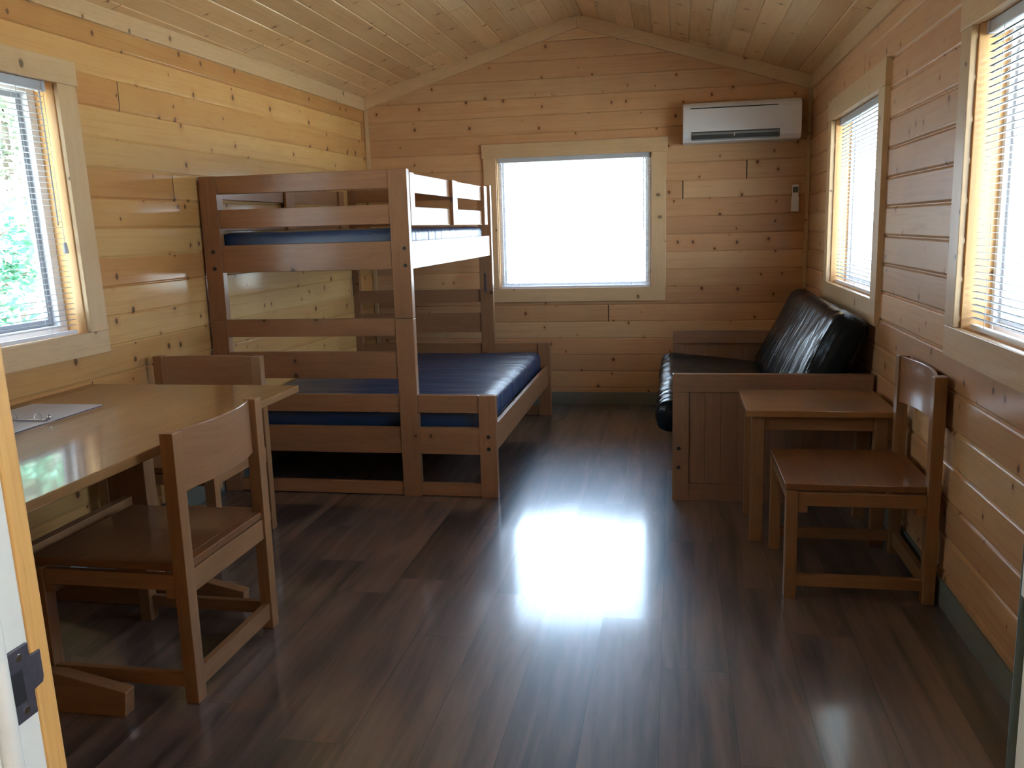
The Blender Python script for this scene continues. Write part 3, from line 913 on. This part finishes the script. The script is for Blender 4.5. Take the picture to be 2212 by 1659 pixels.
def tree(name, label, cat, loc, h, cr, nl, leafmat, bare=False, group=None, seed=0, big=1.0):
    rnd = random.Random(seed)
    t = thing(name, label, cat, loc, 0, group)
    bm = new_bm()
    trunk = [Vector((0.12 * sin(k * 1.3 + seed), .1 * cos(k * 1.7 + seed), h * k / 6)) for k in range(7)]
    tube(bm, trunk, [.09 * (1 - k / 8) * h / 3.5 for k in range(7)], 7)
    tips = []
    for b in range(26):
        k = rnd.uniform(.12, .98); base = Vector((0, 0, h * k))
        base.x = .12 * sin(k * 6 * 1.3 + seed); base.y = .1 * cos(k * 6 * 1.7 + seed)
        a = rnd.uniform(0, 2 * pi); ln_ = cr * rnd.uniform(.6, 1.15) * (1.15 - .6 * k)
        pts = [base]
        d = Vector((cos(a), sin(a), rnd.uniform(-.1, .6)))
        for s in range(4):
            d = (d + Vector((rnd.uniform(-.35, .35), rnd.uniform(-.35, .35), rnd.uniform(-.25, .3)))).normalized()
            pts.append(pts[-1] + d * ln_ / 4)
        tube(bm, pts, [.016, .012, .009, .006, .003], 5)
        tips += pts[1:]
        for s in range(3):
            p = pts[rnd.randint(1, 4)]; e = p + Vector((rnd.uniform(-1, 1), rnd.uniform(-1, 1), rnd.uniform(-.6, .8))) * ln_ * .3
            tube(bm, [p, (p + e) / 2 + Vector((0, 0, .03)), e], [.005, .004, .002], 4); tips.append(e)
    obj('trunk', bm, M['bark'], t)
    if nl:
        bm = new_bm()
        for i in range(nl):
            p = rnd.choice(tips) + Vector((rnd.gauss(0, .11 * big), rnd.gauss(0, .11 * big), rnd.gauss(0, .10 * big)))
            s = rnd.uniform(.03, .06) * big
            R = Matrix.Rotation(rnd.uniform(0, 6.3), 3, 'Z') @ Matrix.Rotation(rnd.uniform(-1, 1), 3, 'X') @ Matrix.Rotation(rnd.uniform(-.8, .8), 3, 'Y')
            vs = [bm.verts.new(p + R @ Vector(c) * s) for c in ((-1, 0, 0), (-.2, .42, .08), (.6, .32, .05), (1.1, 0, -.1), (.6, -.32, .05), (-.2, -.42, .08))]
            bm.faces.new(vs)
        obj('foliage', bm, leafmat, t)
    return t
tree('shrub', 'blue green leafy shrub low outside the left window', 'shrub', (-4.3, 4.75, -.45), 2.1, .62, 2600, M['leafblue'], seed=3)
ft = tree('tree', 'leafy forest tree in the woods beyond the left window', 'tree', (-8.6, 8.8, -.45), 7.0, 2.2, 7000, M['leaf'], seed=21, group='forest trees beyond the left window', big=2.3)
for fx, fy, fr_ in ((-8.4, 2.2, .3), (-8.8, 15.6, 3.0), (-8.2, -4.4, 2.9), (-15.8, 5.2, .2), (-16.0, 12.0, 3.3), (-15.8, 18.8, .1)):
    dup(ft, (fx, fy, -.45), fr_, 'leafy forest tree in the woods beyond the left window')

# ------------------------------------------------------------------ daylight: bright overcast sky
w = bpy.data.worlds.new('overcast'); sc.world = w; w.use_nodes = True
g = N(w.node_tree)
bg = w.node_tree.nodes['Background']
geo = g.n('ShaderNodeTexCoord').outputs['Generated']
x_, y_, z_ = g.sep(geo)
el = g.step(z_, -.05, .9)
c = g.ramp(el, [(.0, (.82, .95, 1.16)), (1.0, (.74, .91, 1.24))])
g.link(c, bg.inputs['Color'])
bg.inputs['Strength'].default_value = 10.5
sd = bpy.data.lights.new('sun', 'SUN'); sd.energy = 120.0; sd.angle = radians(2); sd.color = (1.0, .98, .97)
so = bpy.data.objects.new('sun', sd); COL.objects.link(so)
so.rotation_euler = (radians(36), 0, radians(0))

def portal(fr, op, yy):
    ld = bpy.data.lights.new('window_portal', 'AREA'); ld.shape = 'RECTANGLE'
    ld.size = op[1] - op[0]; ld.size_y = op[3] - op[2]
    ld.cycles.is_portal = True
    o = bpy.data.objects.new('window_portal', ld); COL.objects.link(o)
    loc, rz = FR[fr]
    T = Matrix.Translation(loc) @ Matrix.Rotation(rz, 4, 'Z') @ Matrix.Translation(((op[0] + op[1]) / 2, yy, (op[2] + op[3]) / 2))
    o.matrix_world = T @ Matrix.Rotation(-pi / 2, 4, 'X')
    return o
for fr, op in (('back', W_BACK), ('right', W_R1), ('right', W_R2), ('left', W_L)): portal(fr, op, .17)
portal('front', DOOR, .31)

# ------------------------------------------------------------------ camera
f, yaw, pitch, roll = 1862.58, radians(10.80109572), radians(-10.28902718), radians(-1.65419816)
fw = Vector((-sin(yaw) * cos(pitch), cos(yaw) * cos(pitch), sin(pitch)))
r = Vector((cos(yaw), sin(yaw), 0)); u = r.cross(fw)
r2 = r * cos(roll) + u * sin(roll); u2 = -r * sin(roll) + u * cos(roll)
cd = bpy.data.cameras.new('camera'); cam = bpy.data.objects.new('camera', cd); COL.objects.link(cam)
cd.sensor_width = 36; cd.sensor_fit = 'HORIZONTAL'; cd.lens = 36 * f / 2212; cd.clip_start = .02
mw = Matrix((r2, u2, -fw)).transposed().to_4x4(); mw.translation = (0, 0, 1.5)
cam.matrix_world = mw
sc.camera = cam

sc.view_settings.view_transform = 'Standard'; sc.view_settings.look = 'None'
sc.view_settings.gamma = 1; sc.view_settings.use_curve_mapping = False
sc.view_settings.exposure = 0.5
sc.cycles.use_denoising = True
sc.cycles.max_bounces = 10; sc.cycles.diffuse_bounces = 6; sc.cycles.glossy_bounces = 4; sc.cycles.transparent_max_bounces = 12
sc.cycles.sample_clamp_indirect = 6.0
